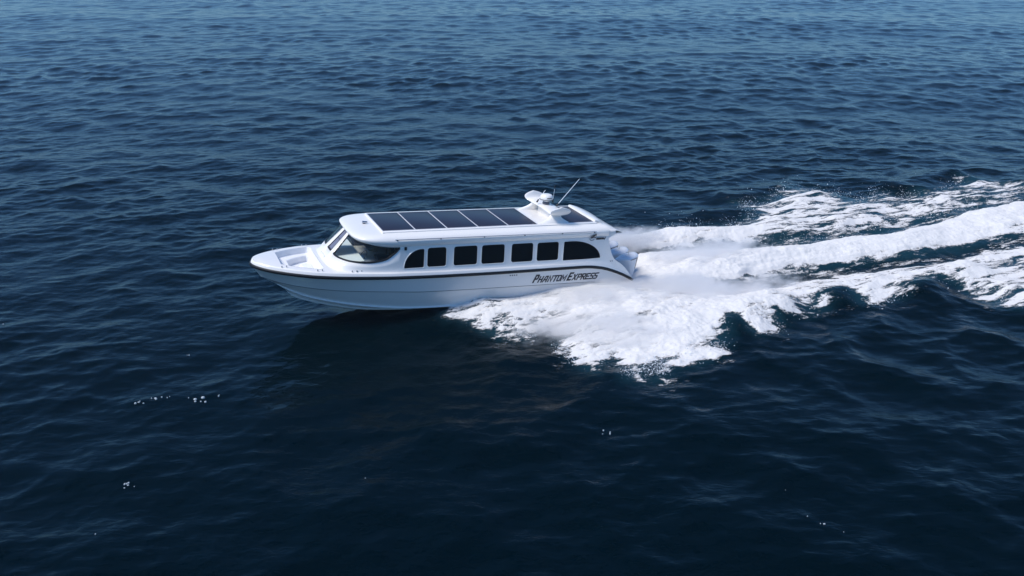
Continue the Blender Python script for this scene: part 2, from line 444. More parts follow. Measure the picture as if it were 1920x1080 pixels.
# ------------------------------------------------------------------ boat materials
M_white = mat('white_gelcoat', (.86, .83, .79), .28, .5, .35, vary=.02, vscale=.8)
M_hull = mat('white_hull', (.79, .765, .735), .25, .5, .4, vary=.03, vscale=.7)
M_black = mat('black_rubber', (.008, .008, .010), .45, .4)
M_glass_dark = mat('black_glass', (.003, .003, .004), .06, .28, .0)
M_panel = mat('solar_cells', (.022, .019, .030), .35, .3, vary=.12, vscale=2)
M_alu = mat('white_frame', (.62, .62, .66), .35)
M_dark = mat('dark_interior', (.018, .018, .021), .7, bump=.3, bscale=20)  # own colour of the seats; on floor and lining the cabin's shade as colour
M_pale = mat('pale_interior', (.82, .84, .82), .5)
M_grey = mat('grey_pane', (.16, .155, .20), .18, .5)
M_steel = mat('stainless_steel', (.5, .5, .52), .25, metal=1.0)
M_ink = mat('black_lettering', (.010, .010, .016), .35)
M_ink2 = mat('slate_lettering', (.022, .023, .038), .35)
M_eng = mat('engine_white', (.72, .74, .78), .22, .5, .5)
M_whip = mat('white_fibreglass', (.75, .80, .84), .35)
M_well = mat('deck_nonskid', (.80, .80, .81), .6, .3, vary=.03, vscale=5, bump=.15, bscale=60)

m_glass = bpy.data.materials.new('windscreen_glass'); m_glass.use_nodes = True
nt = m_glass.node_tree; nt.nodes.remove(nt.nodes['Principled BSDF'])
tr = nt.nodes.new('ShaderNodeBsdfTransparent'); tr.inputs[0].default_value = (.90, .95, .95, 1)
gl = nt.nodes.new('ShaderNodeBsdfGlossy'); gl.inputs['Roughness'].default_value = .03
fr = nt.nodes.new('ShaderNodeFresnel'); fr.inputs['IOR'].default_value = 1.42
ms = nt.nodes.new('ShaderNodeMixShader')
nt.links.new(fr.outputs[0], ms.inputs[0]); nt.links.new(tr.outputs[0], ms.inputs[1]); nt.links.new(gl.outputs[0], ms.inputs[2])
nt.links.new(ms.outputs[0], nt.nodes['Material Output'].inputs[0])

# ------------------------------------------------------------------ the boat
boat = bpy.data.objects.new('passenger_boat', None); COL.objects.link(boat)
boat.empty_display_size = .5
boat.matrix_world = Matrix.Translation(BOAT_LOC) @ ROT.to_4x4()
tag(boat, 'white passenger speedboat with black windows and solar panels on its roof, planing through dark sea', 'boat')

XE = 8.80
rail_y = pchip([-3.82, -3.78, -3.70, -3.45, -3.0, -2.6, -2.0, -1.0, .4, 2, 7, XE], [0, .17, .33, .62, .95, 1.16, 1.385, 1.55, 1.61, 1.61, 1.58, 1.52])
rail_z = pchip([-3.82, -3.0, -2.0, -1.0, .5, 2, 4, 6.3, 6.9, 7.5, 8.1, 8.5, XE], [1.825, 1.79, 1.75, 1.71, 1.65, 1.615, 1.60, 1.605, 1.60, 1.525, 1.335, 1.16, .99])
kn = np.array([(-3.52,0,1.40),(-3.11,.40,1.34),(-2.47,.84,1.29),(-1.57,1.18,1.23),(-.64,1.37,1.19),(0,1.45,1.165),(1.4,1.51,1.09),(4.9,1.53,1.055),(7,1.52,1.03),(8,1.50,.92),(XE,1.46,.76)])
ch = np.array([(-3.05,0,1.13),(-2.71,.33,1.02),(-2.18,.60,.86),(-1.49,.86,.74),(-.79,1.04,.645),(.08,1.18,.55),(1.27,1.28,.48),(4.4,1.36,.46),(XE,1.36,.44)])
stk = np.array([(-2.80,0,.95),(-2.58,.13,.77),(-1.88,.36,.57),(-1.17,.55,.445),(-.31,.69,.34),(1,.76,.28),(XE,.80,.26)])
st2 = np.array([(-2.30,0,.68),(-1.9,.10,.50),(-1.2,.22,.33),(-.3,.30,.19),(1,.36,.13),(XE,.40,.12)])
kl = np.array([(-2.2,0,.625),(-1.69,0,.38),(-1.2,0,.205),(-.65,0,.085),(0,0,.02),(.5,0,0),(XE,0,0)])
def line(tab):
    return tab[0, 0], pchip(tab[:, 0], tab[:, 1]), pchip(tab[:, 0], tab[:, 2])
L_rail = (-3.82, rail_y, rail_z); L_kn = line(kn); L_ch = line(ch); L_st = line(stk); L_s2 = line(st2); L_kl = line(kl)
S_ = np.linspace(0, 1, 110)
def along(L, dy=0, dz=0):
    x = L[0] + (XE - L[0]) * S_**1.9
    y = np.maximum(0, L[1](x) + dy * np.minimum(1, S_ * 9)); z = L[2](x) + dz * np.minimum(1, S_ * 9)
    return np.stack([x, y, z], 1)
a_r, a_k, a_c, a_s, a_2, a_l = along(L_rail), along(L_kn), along(L_ch), along(L_st), along(L_s2), along(L_kl)
sag = (1 - S_)[:, None]**2 * np.array([[0, -1, 0]])
rows = [a_r, lerp(a_r, a_k, .33) + sag * .03 * (S_[:, None] > .02), lerp(a_r, a_k, .66) + sag * .03 * (S_[:, None] > .02), a_k, a_k + np.array([[0, -.022, -.004]]) * np.minimum(1, S_ * 9)[:, None],
        lerp(a_k, a_c, .35) + sag * .05 * (S_[:, None] > .02), lerp(a_k, a_c, .7) + sag * .045 * (S_[:, None] > .02), along(L_ch, -.012, .022), along(L_ch, .042, -.004), along(L_ch, .036, -.016), along(L_ch, -.045, -.036),
        along(L_st, .0, .016), along(L_st, .052, -.006), along(L_st, .046, -.018), along(L_st, -.035, -.026), along(L_s2, 0, .014), along(L_s2, .045, -.006), along(L_s2, .038, -.016), along(L_s2, -.03, -.022), a_l]
hb = MB()
for sgn in (-1, 1):
    P = [[(p[0], sgn * max(0, p[1]), p[2]) for p in r] for r in rows]
    hb.grid(P)
sec = [(r[-1][0], r[-1][1], r[-1][2]) for r in rows]
k0 = len(hb.V)
hb.add([(x, -y, z) for x, y, z in sec] + [(x, y, z) for x, y, z in sec], [(i, i + 1, len(sec) + i + 1, len(sec) + i) for i in range(len(sec) - 1)])
hull = hb.build('hull', M_hull, boat, autosm=R(24))

gv = MB()
for sg in (-1, 1):
    gv.grid([[(p[0] + .0, sg * (p[1] + .004), p[2] + .004), (p[0], sg * (p[1] - .006), p[2] - .014)] for p in a_k[4:]])
gv.build('knuckle_line', mat('line_grey', (.09, .095, .12), .5), hull)  # dark grey ribbon along the knuckle, just proud of the hull

def hull_y(x, z):
    zk, zr = L_kn[2](x), rail_z(x); t = np.clip((z - zk) / (zr - zk), 0, 1)
    return float(lerp(L_kn[1](x), rail_y(x), t))

# rubbing strake all round
rb = MB()
pr = [(p[0], p[1], p[2]) for p in a_r]
full_path = [(x, -y, z) for x, y, z in pr[::-1]] + [(x, y, z) for x, y, z in pr[1:]]
Rr = []
for i, p in enumerate(full_path):
    p = Vector(p); a = Vector(full_path[max(0, i - 1)]); c = Vector(full_path[min(len(full_path) - 1, i + 1)])
    t = (c - a).normalized(); o = Vector((t.y, -t.x, 0)).normalized()
    if o.dot(Vector((p.x - 3, p.y * 4, 0))) < 0: o = -o
    up = t.cross(o).normalized()
    if up.z < 0: up = -up
    hw, th = .048, .045
    Rr.append([p + o * (th * q[0]) + up * (hw * q[1]) for q in ((-.3, -1), (.55, -1), (.95, -.5), (1.05, 0), (.95, .5), (.55, 1), (-.3, 1))])
rb.grid(Rr)
for e in (0, -1): 
    k = len(rb.V); rb.add(Rr[e], [tuple(range(7))])
rb.build('rub_rail', M_black, boat)

# gunwale: bevelled band above the rail, fore part; then the deck
def deck_z(x): return rail_z(x) + .15
def deck_y(x): return np.maximum(0, rail_y(x) - .075)
gx = -3.82 + (1.0 + 3.82) * np.linspace(0, 1, 60)**1.9
gw = MB()
for sg in (-1, 1):
    P = []
    for x in gx:
        y = rail_y(x); n = min(1, max(.0, y / .4)); z = rail_z(x)
        xo = 0.075 * (1 - n)
        P.append([(x, sg * y, z + .03), (x + xo * .15, sg * max(0, y - .012 * n), z + .08), (x + xo * .5, sg * max(0, y - .035 * n), z + .125), (x + xo, sg * max(0, y - .075 * n), z + .15)])
    gw.grid(P)
    P = []
    for x in np.linspace(1.0, XE, 70):
        y = float(rail_y(x)); z = float(rail_z(x)); k = 1 - .55 * float(sstep(7.8, 8.7, x))
        P.append([(x, sg * y, z + .03), (x, sg * (y - .012), z + .03 + .05 * k), (x, sg * (y - .035), z + .03 + .095 * k), (x, sg * (y - .075), z + .03 + .12 * k), (x, sg * (y - .20), z + .03 + .125 * k)])
    gw.grid(P)
WX0, WX1 = -3.0, -1.80
def well_y(x): return np.interp(x, [-3.0, -2.9, -2.5, -2.0, -1.9, -1.80], [.58, .66, .90, 1.10, 1.12, 1.05])
def deckrow(x, y0, y1, n):
    crown = lambda y: deck_z(x) + .03 * (1 - (y / max(.3, deck_y(x)))**2) * min(1, deck_y(x) / .5)
    return [(x, lerp(y0, y1, i / n), crown(lerp(y0, y1, i / n))) for i in range(n + 1)]
fx1 = np.concatenate([-3.745 + (WX0 + 3.745) * np.linspace(0, 1, 22)**1.5])
def dy_(x):
    # deck edge following the gunwale's inner lip
    P = [(g + .075 * (1 - min(1, max(0, float(rail_y(g)) / .4))), max(0, float(rail_y(g)) - .075 * min(1, max(0, float(rail_y(g)) / .4)))) for g in gx]
    return float(np.interp(x, [p[0] for p in P], [p[1] for p in P]))
gw.grid([deckrow(x, -dy_(x), dy_(x), 16) for x in fx1])
wx = np.linspace(WX0, WX1, 14)
for sg in (-1, 1):
    gw.grid([[(p[0], sg * p[1], p[2]) for p in deckrow(x, float(well_y(x)), dy_(x), 4)] for x in wx])
ax_ = np.linspace(WX1, 1.0, 20)
gw.grid([deckrow(x, -dy_(x), dy_(x), 16) for x in ax_])
fore = gw.build('foredeck', M_white, boat, autosm=R(30))

# the sunken bow well: rim wall, bench ledge, riser, floor
wl = MB()
def ring(z_off, inset, n=14):
    pts = []
    xa = np.linspace(WX0 + inset, WX1 - .12 * min(1, inset * 3) , n)
    s_ = (xa - xa[0]) / (xa[-1] - xa[0]); xw = WX0 + (WX1 - WX0) * s_
    left = [(x, -max(.05, float(well_y(w)) - inset), float(deck_z(w)) + z_off) for x, w in zip(xa, xw)]
    front = [(left[0][0], lerp(left[0][1], -left[0][1], i / 8), left[0][2]) for i in range(1, 8)]
    right = [(x, -y, z) for x, y, z in left]
    aft = [(left[-1][0], lerp(-left[-1][1], left[-1][1], i / 12), left[-1][2]) for i in range(1, 12)]
    return left[::-1] + front + right + aft
wl.grid([ring(.018, 0), ring(-.02, .02), ring(-.14, .04), ring(-.165, .06), ring(-.17, .30), ring(-.19, .32), ring(-.36, .34)], True)
k0 = len(wl.V); rg = ring(-.36, .34); wl.add(rg, [tuple(range(len(rg)))])
bw = wl.build('bow_well', M_well, boat, autosm=R(35))
st_ = MB()
st_.box((-2.25, -.34, 1.40), (-1.93, .34, 1.63), .03)
st_.build('boarding_step', M_well, bw)
hd = MB(); hd.box((-1.64, -.22, 1.83), (-1.58, .34, 2.02), .02)
hd.build('door_sill', M_well, boat)

# ------------------------------------------------------------------ cabin
NS, XC, X0, RK, W0, TM = 4.0, 0.5, -1.8, 0.93, 1.475, 0.08
def wallp(th, z, x=None, off=0.0):
    """point of the port cabin wall; th on the rounded front, x on the straight side"""
    w = W0 - TM * (z - 1.75)
    if x is None:
        a = XC - X0 - RK * (z - 1.75); c, s = max(0, math.cos(th)), max(0, math.sin(th))
        r = ((c / a)**NS + (s / w)**NS)**(-1 / NS)
        px, py = XC - r * c, -r * s
        nx, ny = -(max(c, 1e-4) / a)**(NS - 1) / a, -(max(s, 1e-4) / w)**(NS - 1) / w
        l = math.hypot(nx, ny); nx /= l; ny /= l
    else:
        taper = 0.0 if x < 7 else -.03 * (x - 7)
        px, py, nx, ny = x, -(w + taper), 0, -1
    return (px + nx * off, py + ny * off, z)
zl_f = pchip([-.2, .105, .27, .52, .71, .94, 1.21, 1.43, 1.54], [2.178, 2.178, 2.178, 2.175, 2.15, 2.13, 2.19, 2.39, 2.54])
zt_f = pchip([-.2, .37, .8, 1.1, 1.37, 1.5, 1.6], [2.75, 2.75, 2.715, 2.635, 2.582, 2.575, 2.575])
aft_f = pchip([7.60, 7.72, 7.78, 7.91, 8.06, 8.24, 8.55, 8.79, 9], [2.60, 2.56, 2.33, 1.96, 1.74, 1.63, 1.36, 1.03, .8])
ths = sorted(set(np.round(np.concatenate([np.linspace(0, .105, 3), np.linspace(.105, .27, 4), np.linspace(.27, 1.54, 50), [1.5708]]), 4)))
xsd = np.concatenate([np.linspace(.55, 7.6, 42), np.linspace(7.7, 8.78, 26)])
def base_z(px): return (float(deck_z(px)) - .02) if px < .8 else float(rail_z(px)) + .13 - .05 * float(sstep(7.8, 8.7, px))
def flare(z, zb): return .045 * math.exp(-max(0, z - zb) / .05)
cw = MB()
def wall_column(th, x):
    """z rows of one column: 6 below, 7 glazed band, top"""
    px = wallp(th, 1.8, x)[0]
    zb = base_z(px)
    if x is None: zl, zt = float(zl_f(th)), float(zt_f(th))
    else:
        zt = 2.575 if x <= 7.6 else min(2.575, float(aft_f(x)))
        zt = max(zt, zb + .004); zl = zb + (zt - zb) * .3
    zu = zt - .012
    if x is None and th >= 1.5399: zl = zu - .02
    Z = [zb + (zl - zb) * t for t in (0, .04, .1, .2, .45, 1)] + [zl + (zu - zl) * t for t in (.2, .4, .6, .8, 1)] + [zt]
    ex = 0 if x is None or x < 7.8 else .02
    return [wallp(th, z, x, flare(z, zb) * (1 if x is None or x < 8 else .5)) for z in Z]
cols = [(t, None) for t in ths] + [(None, x) for x in xsd]
grid_c = [wall_column(*c) for c in cols]
for sg in (-1, 1):
    nr = len(grid_c[0]); V = [(p[0], p[1] * -sg, p[2]) for col in grid_c for p in col]; F = []
    for i in range(len(cols) - 1):
        ta, tb = cols[i][0], cols[i + 1][0]
        open_ = tb is not None and ((ta >= .2699 and tb <= 1.5401) or tb <= .1051)
        for j in range(nr - 1):
            if open_ and 5 <= j <= 9: continue
            F.append((i * nr + j, (i + 1) * nr + j, (i + 1) * nr + j + 1, i * nr + j + 1))
    cw.add(V, F)
# aft bulkhead of the cabin
cw.add([(7.62, -1.39, .95), (7.62, 1.39, .95), (7.62, 1.34, 2.62), (7.62, -1.34, 2.62)], [(0, 1, 2, 3)])
cabin = cw.build('cabin', M_white, boat, autosm=R(40))
so = cabin.modifiers.new('wall_thickness', 'SOLIDIFY'); so.thickness = .03; so.offset = 0.0; so.use_even_offset = False

# windscreen panes with black gaskets
def pane(name, t0, t1, sg, material, split=False):
    tt = np.linspace(t0, t1, 40 if t1 > .3 else 8)
    P = []
    for t in tt:
        zl, zu = float(zl_f(abs(t))), float(zt_f(abs(t))) - .012
        P.append([(lambda p: (p[0], p[1] * (-1 if t < 0 else 1) * -sg, p[2]))(wallp(abs(t), zl + (zu - zl) * q, None, -.004)) for q in np.linspace(0, 1, 8)])
    mb = MB(); mb.grid(P)
    g = mb.build(name, material, boat)
    fb = MB()
    loop = [r[0] for r in P] + P[-1][1:] + [r[-1] for r in P[::-1]][1:] + P[0][::-1][1:-1]
    rad = [.034] * len(P) + [.026] * 7 + [.022] * (len(P) - 1) + [.022] * 6
    lp = [Vector(p) for p in loop]; out = [lp[0]]; rr = [rad[0]]
    for p, r in zip(lp[1:], rad[1:]):
        if (p - out[-1]).length > .012: out.append(p); rr.append(r)
    fb.tube(out, rr, 8, True)
    fb.build('window_gasket', M_black, g)
    if split:
        q = MB(); mid = [r[4] for r in P]; q.tube(mid, .014, 8); q.build('window_bar', M_black, g)
    return g
pane('windscreen', .27, 1.54, -1, m_glass)
pane('windscreen', .27, 1.54, 1, m_glass)
pane('bow_door', -.105, .105, -1, M_grey, True)

# side windows: (x, z) outlines with rounded corners
def rounded(poly, r, n=6):
    out = []; N = len(poly)
    for i in range(N):
        p = Vector(poly[i]); a = Vector(poly[i - 1]); c = Vector(poly[(i + 1) % N])
        u = (a - p).normalized(); v = (c - p).normalized(); ang = math.acos(max(-1, min(1, u.dot(v))))
        d = min(r / math.tan(ang / 2), .45 * (a - p).length, .45 * (c - p).length); rad = d * math.tan(ang / 2)
        if rad < 1e-4 or ang > 2.9: out.append(tuple(p)); continue
        A, B = p + u * d, p + v * d
        for k in range(n + 1):
            t = k / n; out.append(tuple((1 - t)**2 * A + 2 * t * (1 - t) * p + t * t * B))
    return out
QF = [(.60, 1.90)] + [(.60 + .58 * (1 - math.cos(t)), 1.90 + .585 * math.sin(t)) for t in np.linspace(.12, 1.45, 12)] + [(1.24, 2.485), (1.225, 1.90)]
QR = [(6.07, 2.475), (6.34, 2.48)] + [(6.34 + 1.12 * math.sin(t), 1.83 + .65 * math.cos(t)) for t in np.linspace(.15, 1.53, 14)] + [(6.055, 1.83)]
SQ = [(1.345, 1.955, 1.905, 2.505), (2.215, 2.995, 1.90, 2.505), (3.155, 3.935, 1.895, 2.50), (4.185, 4.94, 1.89, 2.492), (5.095, 5.865, 1.88, 2.485)]
wins = [rounded(QF, .05)] + [rounded([(a, c), (a + .01, d), (b + .005, d), (b, c)], .085) for a, b, c, d in SQ] + [rounded(QR, .05)]
for sg in (-1, 1):
    for k, o in enumerate(wins):
        dn_ = []
        for i_, p in enumerate(o):
            q_ = o[(i_ + 1) % len(o)]; m_ = max(1, int(math.dist(p, q_) / .06))
            dn_ += [(lerp(p[0], q_[0], t / m_), lerp(p[1], q_[1], t / m_)) for t in range(m_)]
        o = dn_
        c = (sum(p[0] for p in o) / len(o), sum(p[1] for p in o) / len(o))
        def onwall(x, z, off):
            if x < XC:
                th = math.asin(min(1, 1.0)); 
                a = XC - X0 - RK * (z - 1.75); cc = ((XC - x) / a)**(NS / 2); p = wallp(math.acos(cc), z, None, off)
            else: p = wallp(None, z, x, off)
            return (p[0], p[1] * -sg, p[2])
        def sc(f): return [(c[0] + (x - c[0]) * f, c[1] + (z - c[1]) * f) for x, z in o]
        def grow(d):
            r = []
            for x, z in o:
                v = Vector((x - c[0], z - c[1])); l = v.length; r.append((c[0] + v.x * (l + d) / l, c[1] + v.y * (l + d) / l))
            return r
        mb = MB()
        mb.grid([[onwall(x, z, .021) for x, z in sc(.02)], [onwall(x, z, .0215) for x, z in sc(.6)], [onwall(x, z, .021) for x, z in o], [onwall(x, z, .012) for x, z in grow(.004)]], True)
        mb.add([onwall(x, z, .021) for x, z in sc(.02)], [tuple(range(len(o)))])
        w = mb.build('side_window', M_glass_dark, boat)
        fr_ = MB()
        fr_.grid([[onwall(x, z, .018) for x, z in grow(.003)], [onwall(x, z, .032) for x, z in grow(.010)], [onwall(x, z, .032) for x, z in grow(.022)], [onwall(x, z, .017) for x, z in grow(.034)]], True)
        fr_.build('window_frame', M_white, w)

# ------------------------------------------------------------------ roof
def outer_pts():
    P = []
    for t in np.linspace(0, math.pi / 2, 40): P.append((t, None))
    for x in np.linspace(.6, 7.72, 48): P.append((None, x))
    return P
OP = outer_pts()
prof = [(0, 0, -.005), (.018, 0, .03), (.045, 0, .16), (.065, 0, .34), (.068, .0, .50), (.055, .02, .63), (.03, .07, .745), (.01, .17, .845), (0, .40, .925), (0, .72, .965), (0, 1, 1)]
XP0, XP1, YP = -.02, 7.42, 1.13
half = []
for t, x in OP:
    zt = float(zt_f(t)) if x is None else 2.575
    o = Vector(wallp(t, zt, x)); n = Vector(wallp(t, zt, x, 1.0)) - o
    # matching inner point on the platform's rectangle
    if x is None:
        f = t / (math.pi / 2)
        per = [(XP0, 0), (XP0, -YP + .12), (XP0 + .12, -YP), (XC + .05, -YP)]
        L = [0]; 
        for a, b2 in zip(per, per[1:]): L.append(L[-1] + math.dist(a, b2))
        d = (f**1.05) * L[-1]; i_ = (np.interp(d, L, [p[0] for p in per]), np.interp(d, L, [p[1] for p in per]))
    else: i_ = (min(XP1 + .12, x + .05 * (1 - (x - .6) / 7.1)), -YP)
    front = max(0.0, 1 - (0 if x is not None and x > .5 else (t or 0)) / 1.2) if x is None else 0
    col = []
    for d, s, h in prof:
        zi = 2.945
        p = o + n * d * (1 + .2 * front); p = Vector((lerp(p.x, i_[0], s), lerp(p.y, i_[1], s), lerp(zt, zi, h)))
        col.append(p)
    half.append(col)
rf = MB()
for sg in (-1, 1):
    rf.grid([[(p.x, p.y * -sg, p.z) for p in col] for col in half])
# top sheet under the solar platform
rf.grid([[(x, y, 2.945 + .012 * (1 - (y / YP)**2)) for y in np.linspace(-YP, YP, 9)] for x in np.linspace(XP0 - .0, 7.6, 20)])
# aft overhang: sloping upper sheet, flat lower sheet, open at the sides
def slab(P0, P1, y, t):
    return [(P0[0], -y, P0[1]), (P1[0], -y, P1[1]), (P1[0], y, P1[1]), (P0[0], y, P0[1]), (P0[0], -y, P0[1] - t), (P1[0], -y, P1[1] - t), (P1[0], y, P1[1] - t), (P0[0], y, P0[1] - t)]
BF = [(0, 1, 2, 3), (4, 5, 6, 7), (0, 1, 5, 4), (1, 2, 6, 5), (2, 3, 7, 6), (3, 0, 4, 7)]
ov = []
for y in np.linspace(-1, 1, 13):
    yy = y * 1.40; e = abs(y)
    zt = 2.965 - .24 * sstep(.80, 1.0, e)
    ov.append([(7.50, yy, zt), (7.75, yy, lerp(zt, 2.92, .2) - .05), (8.0, yy, 2.80 - .03 * sstep(.8, 1, e)), (8.20, yy, 2.715), (8.235, yy, 2.695), (8.22, yy, 2.665), (7.95, yy, 2.70), (7.70, yy, 2.74)])
rf.grid(ov)
lowr = slab((7.60, 2.66), (8.21, 2.683), 1.40, .03); rf.add(lowr, BF)
# quarter brackets that carry the overhang
for sg in (-1, 1):
    V = [(7.60, sg * 1.36, 2.97 - .22), (8.0, sg * 1.38, 2.775), (8.02, sg * 1.385, 2.645), (7.74, sg * 1.40, 2.50), (7.58, sg * 1.41, 2.50)]
    V2 = [(x, y - sg * .05, z) for x, y, z in V]
    rf.add(V + V2, [(0, 1, 2, 3, 4), (9, 8, 7, 6, 5)] + [(i, (i + 1) % 5, 5 + (i + 1) % 5, 5 + i) for i in range(5)])
roof = rf.build('roof', M_white, boat, autosm=R(50))

# raised platform that carries the panels
pf = MB()
pf.box((XP0, -YP + .02, 2.93), (XP1, YP - .02, 2.985), .018)
lip = []
for y in np.linspace(-1.02, 1.02, 17):
    up = .075 * (1 - .25 * sstep(.8, 1.02, abs(y))); sh = .12 * (1 - (y / 1.02)**2)
    lip.append([(7.34 + sh * 0, y, 2.98), (7.37, y, 2.985 + up * .9), (7.42 + sh * .3, y, 2.985 + up), (7.58 + sh, y, 2.965 + up * .6), (7.66 + sh, y, 2.93)])
pf.grid(lip)
for e_ in (0, -1): pf.add(lip[e_], [(0, 1, 2, 3, 4)])
plat = pf.build('roof_platform', M_white, boat, autosm=R(45))

# solar panels
def solar(x0, x1, y0=-1.0, y1=1.0):
    z = 2.988
    fr_ = MB(); fr_.box((x0, y0, 2.972), (x1, y1, z), .003)
    o = fr_.build('solar_panel', M_panel, boat)
    e = MB(); w = .014
    for lo, hi in (((x0, y0, z), (x0 + w, y1, z + .006)), ((x1 - w, y0, z), (x1, y1, z + .006)), ((x0 + w, y0, z), (x1 - w, y0 + .012, z + .006)), ((x0 + w, y1 - w, z), (x1 - w, y1, z + .006))):
        e.box(lo, hi)
    e.build('panel_frame', M_alu, o)
for k in range(5): solar(.015 + 1.05 * k, .015 + 1.05 * k + 1.035)
solar(6.40, 7.33)

# grab rail low on the roof side, both sides
for sg in (-1, 1):
    g = MB(); yr = 1.492
    g.tube([(.30, sg * (yr - .05), 2.825)] + [(x, sg * yr, 2.832 - .006 * (x - .35)) for x in np.linspace(.36, 7.16, 12)] + [(7.26, sg * (yr - .05), 2.765)], .011, 8)
    go = g.build('roof_rail', M_steel, boat)
    for x in (.36, 1.75, 3.2, 4.6, 5.95, 7.14):
        s2 = MB(); s2.lathe([(0, 0), (.022, 0), (.022, .012), (.014, .03), (0, .03)], (x, sg * (yr - .005), 2.80 - .006 * (x - .35)), 10); s2.build('rail_bracket', M_black, go)

# ------------------------------------------------------------------ radar arch
def arch_leg(sg):
    mb = MB(); rows_ = []
    for f in np.linspace(0, 1, 12):
        z = 2.97 + .31 * f; q = (1 - f)**2.2
        xf = lerp(5.80, 5.26, q); xa_ = lerp(6.16, 6.50, (1 - f)**3); yc = sg * lerp(.76, .90, (1 - f)); hw = lerp(.085, .12, q)
        cx, rx = (xf + xa_) / 2, (xa_ - xf) / 2
        rows_.append([(cx + rx * np.sign(math.cos(a)) * abs(math.cos(a))**.8, yc + hw * math.sin(a), z) for a in np.linspace(0, 2 * math.pi, 28, endpoint=False)])
    mb.grid(rows_, True)
    return mb
arch = MB()
rows_ = []
sy_ = pchip([0, .62, .74, .84, .92, 1.0], [0, .84, 1.0, 1.075, 1.115, 1.14]); sz_ = pchip([0, .62, .74, .84, .92, 1.0], [3.30, 3.275, 3.305, 3.38, 3.47, 3.57])
for v in np.linspace(-1, 1, 57):
    e = abs(v); y = math.copysign(float(sy_(e)), v); z = float(sz_(e)); cur = sstep(.62, .85, e)
    dy = float(sy_(min(1, e + .01)) - sy_(max(0, e - .01))); dz = float(sz_(min(1, e + .01)) - sz_(max(0, e - .01)))
    nrm = Vector((0, -math.copysign(dz, v), dy)).normalized()
    c0, c1 = 5.75 - .10 * cur, 6.33 + .06 * cur
    if e > .84:
        k = (e - .84) / .16; s_ = max(.05, 1 - k**2.6); m_ = (c0 + c1) / 2 - .02; c0, c1 = m_ - (m_ - c0) * s_, m_ + (c1 - m_) * s_
    th = .062 - .028 * cur
    rows_.append([((c0 + c1) / 2 + (c1 - c0) / 2 * math.cos(a), y + nrm.y * math.sin(a) * th, z + nrm.z * math.sin(a) * th) for a in np.linspace(0, 2 * math.pi, 20, endpoint=False)])
arch.grid(rows_, True)
arch.F.append(tuple(range(20))); arch.F.append(tuple(len(arch.V) - 20 + i for i in range(20)))
wing = arch.build('radar_arch', M_white, boat, autosm=R(70))
for sg in (-1, 1): arch_leg(sg).build('arch_leg', M_white, wing)
wb = MB(); wb.box((5.98, -.62, 2.965), (6.06, .62, 3.26), .01); wb.build('arch_web', M_white, wing)

rd = MB(); rd.lathe([(0, .0), (.10, .0), (.10, .03), (.13, .05), (.215, .055), (.228, .085), (.222, .14), (.20, .205), (.165, .235), (.10, .25), (0, .255)], (6.02, .10, 3.455), 28)
radome = rd.build('radar_dome', M_white, boat)
rb_ = MB(); rb_.lathe([(0, 0), (.13, 0), (.12, .04), (.10, .085), (0, .085)], (6.02, .10, 3.375), 20)
rb_.build('radar_base', mat('grey_metal', (.12, .12, .14), .4), radome)
bd = MB(); bd.tube([(6.02 + .229 * math.cos(a), .10 + .229 * math.sin(a), 3.535) for a in np.linspace(0, 2 * math.pi, 28, endpoint=False)], .009, 6, True); bd.build('radar_seam', M_black, radome)
mk = MB(); mk.grid([[(6.02 + .226 * math.cos(a), .10 + .226 * math.sin(a), 3.585 + h) for a in np.linspace(-1.9, -1.05, 9)] for h in (0, .028)]); mk.build('radar_marking', M_ink, radome)
def whip(p0, p1, r0, r1, foot=True, name='whip_antenna', tipped=None):
    mb = MB(); mb.tube([lerp(Vector(p0), Vector(p1), t) for t in np.linspace(0, 1, 6)], list(np.linspace(r0, r1, 6)), 8)
    o = mb.build(name, M_whip, boat)
    if foot:
        f = MB(); d = (Vector(p1) - Vector(p0)).normalized(); f.tube([Vector(p0) - d * .03, Vector(p0) + d * .09], [.03, .022], 10); f.build('antenna_base', M_white if r0 > .015 else M_black, o)
    if tipped:
        f = MB(); d = (Vector(p1) - Vector(p0)).normalized(); f.tube([Vector(p1) - d * .02, Vector(p1) + d * .10], [.02, .02], 8); f.build('antenna_tip', M_black, o)
    return o
whip((6.28, -.22, 3.38), (7.00, -.30, 4.30), .014, .008)
whip((5.74, .22, 3.42), (6.02, .24, 3.80), .012, .008)
whip((6.36, .28, 3.38), (6.42, .34, 3.84), .006, .005, True, 'whip_antenna', True)
hn_ = MB(); hn_.lathe([(0, 0), (.05, 0), (.05, .02), (0, .02)], (-.30, .05, 2.925), 14)
hn_.tube([(-.36, .05, 2.985), (-.20, .05, 2.985)], [.045, .028], 12)
hn_.build('horn', M_steel, boat)

# ------------------------------------------------------------------ fittings
for sg in (-1, 1):
    for x in (-2.95, -1.96, -.95, -.80):
        y0 = dy_(x) - .04; z = float(deck_z(x)) + .012
        for dx in (-.07, .07):
            f = MB(); f.lathe([(0, 0), (.018, 0), (.016, .045), (0, .05)], (x + dx, sg * y0, z), 8)
            f.build('mooring_post', M_steel, boat)
    f = MB(); f.box((.60, sg * 1.44 - .02, 2.475), (.675, sg * 1.44 + .02, 2.575), .008); f.build('navigation_light', M_black, boat)
for k in range(4):
    f = MB(); x = 4.15 + .075 * k; z = 1.475
    y = -hull_y(x, z)
    f.grid([[(x + r * math.cos(a), y - o, z + r * math.sin(a)) for a in np.linspace(0, 2 * math.pi, 10, endpoint=False)] for r, o in ((.001, .009), (.018, .009), (.022, .0))], True)
    f.build('vent_hole', M_black, boat)
f = MB()
for dx in (0, .07): f.tube([(7.86 + dx, -1.462, 1.73), (7.89 + dx, -1.47, 1.70)], .012, 6)
f.build('side_fitting', M_ink2, boat)
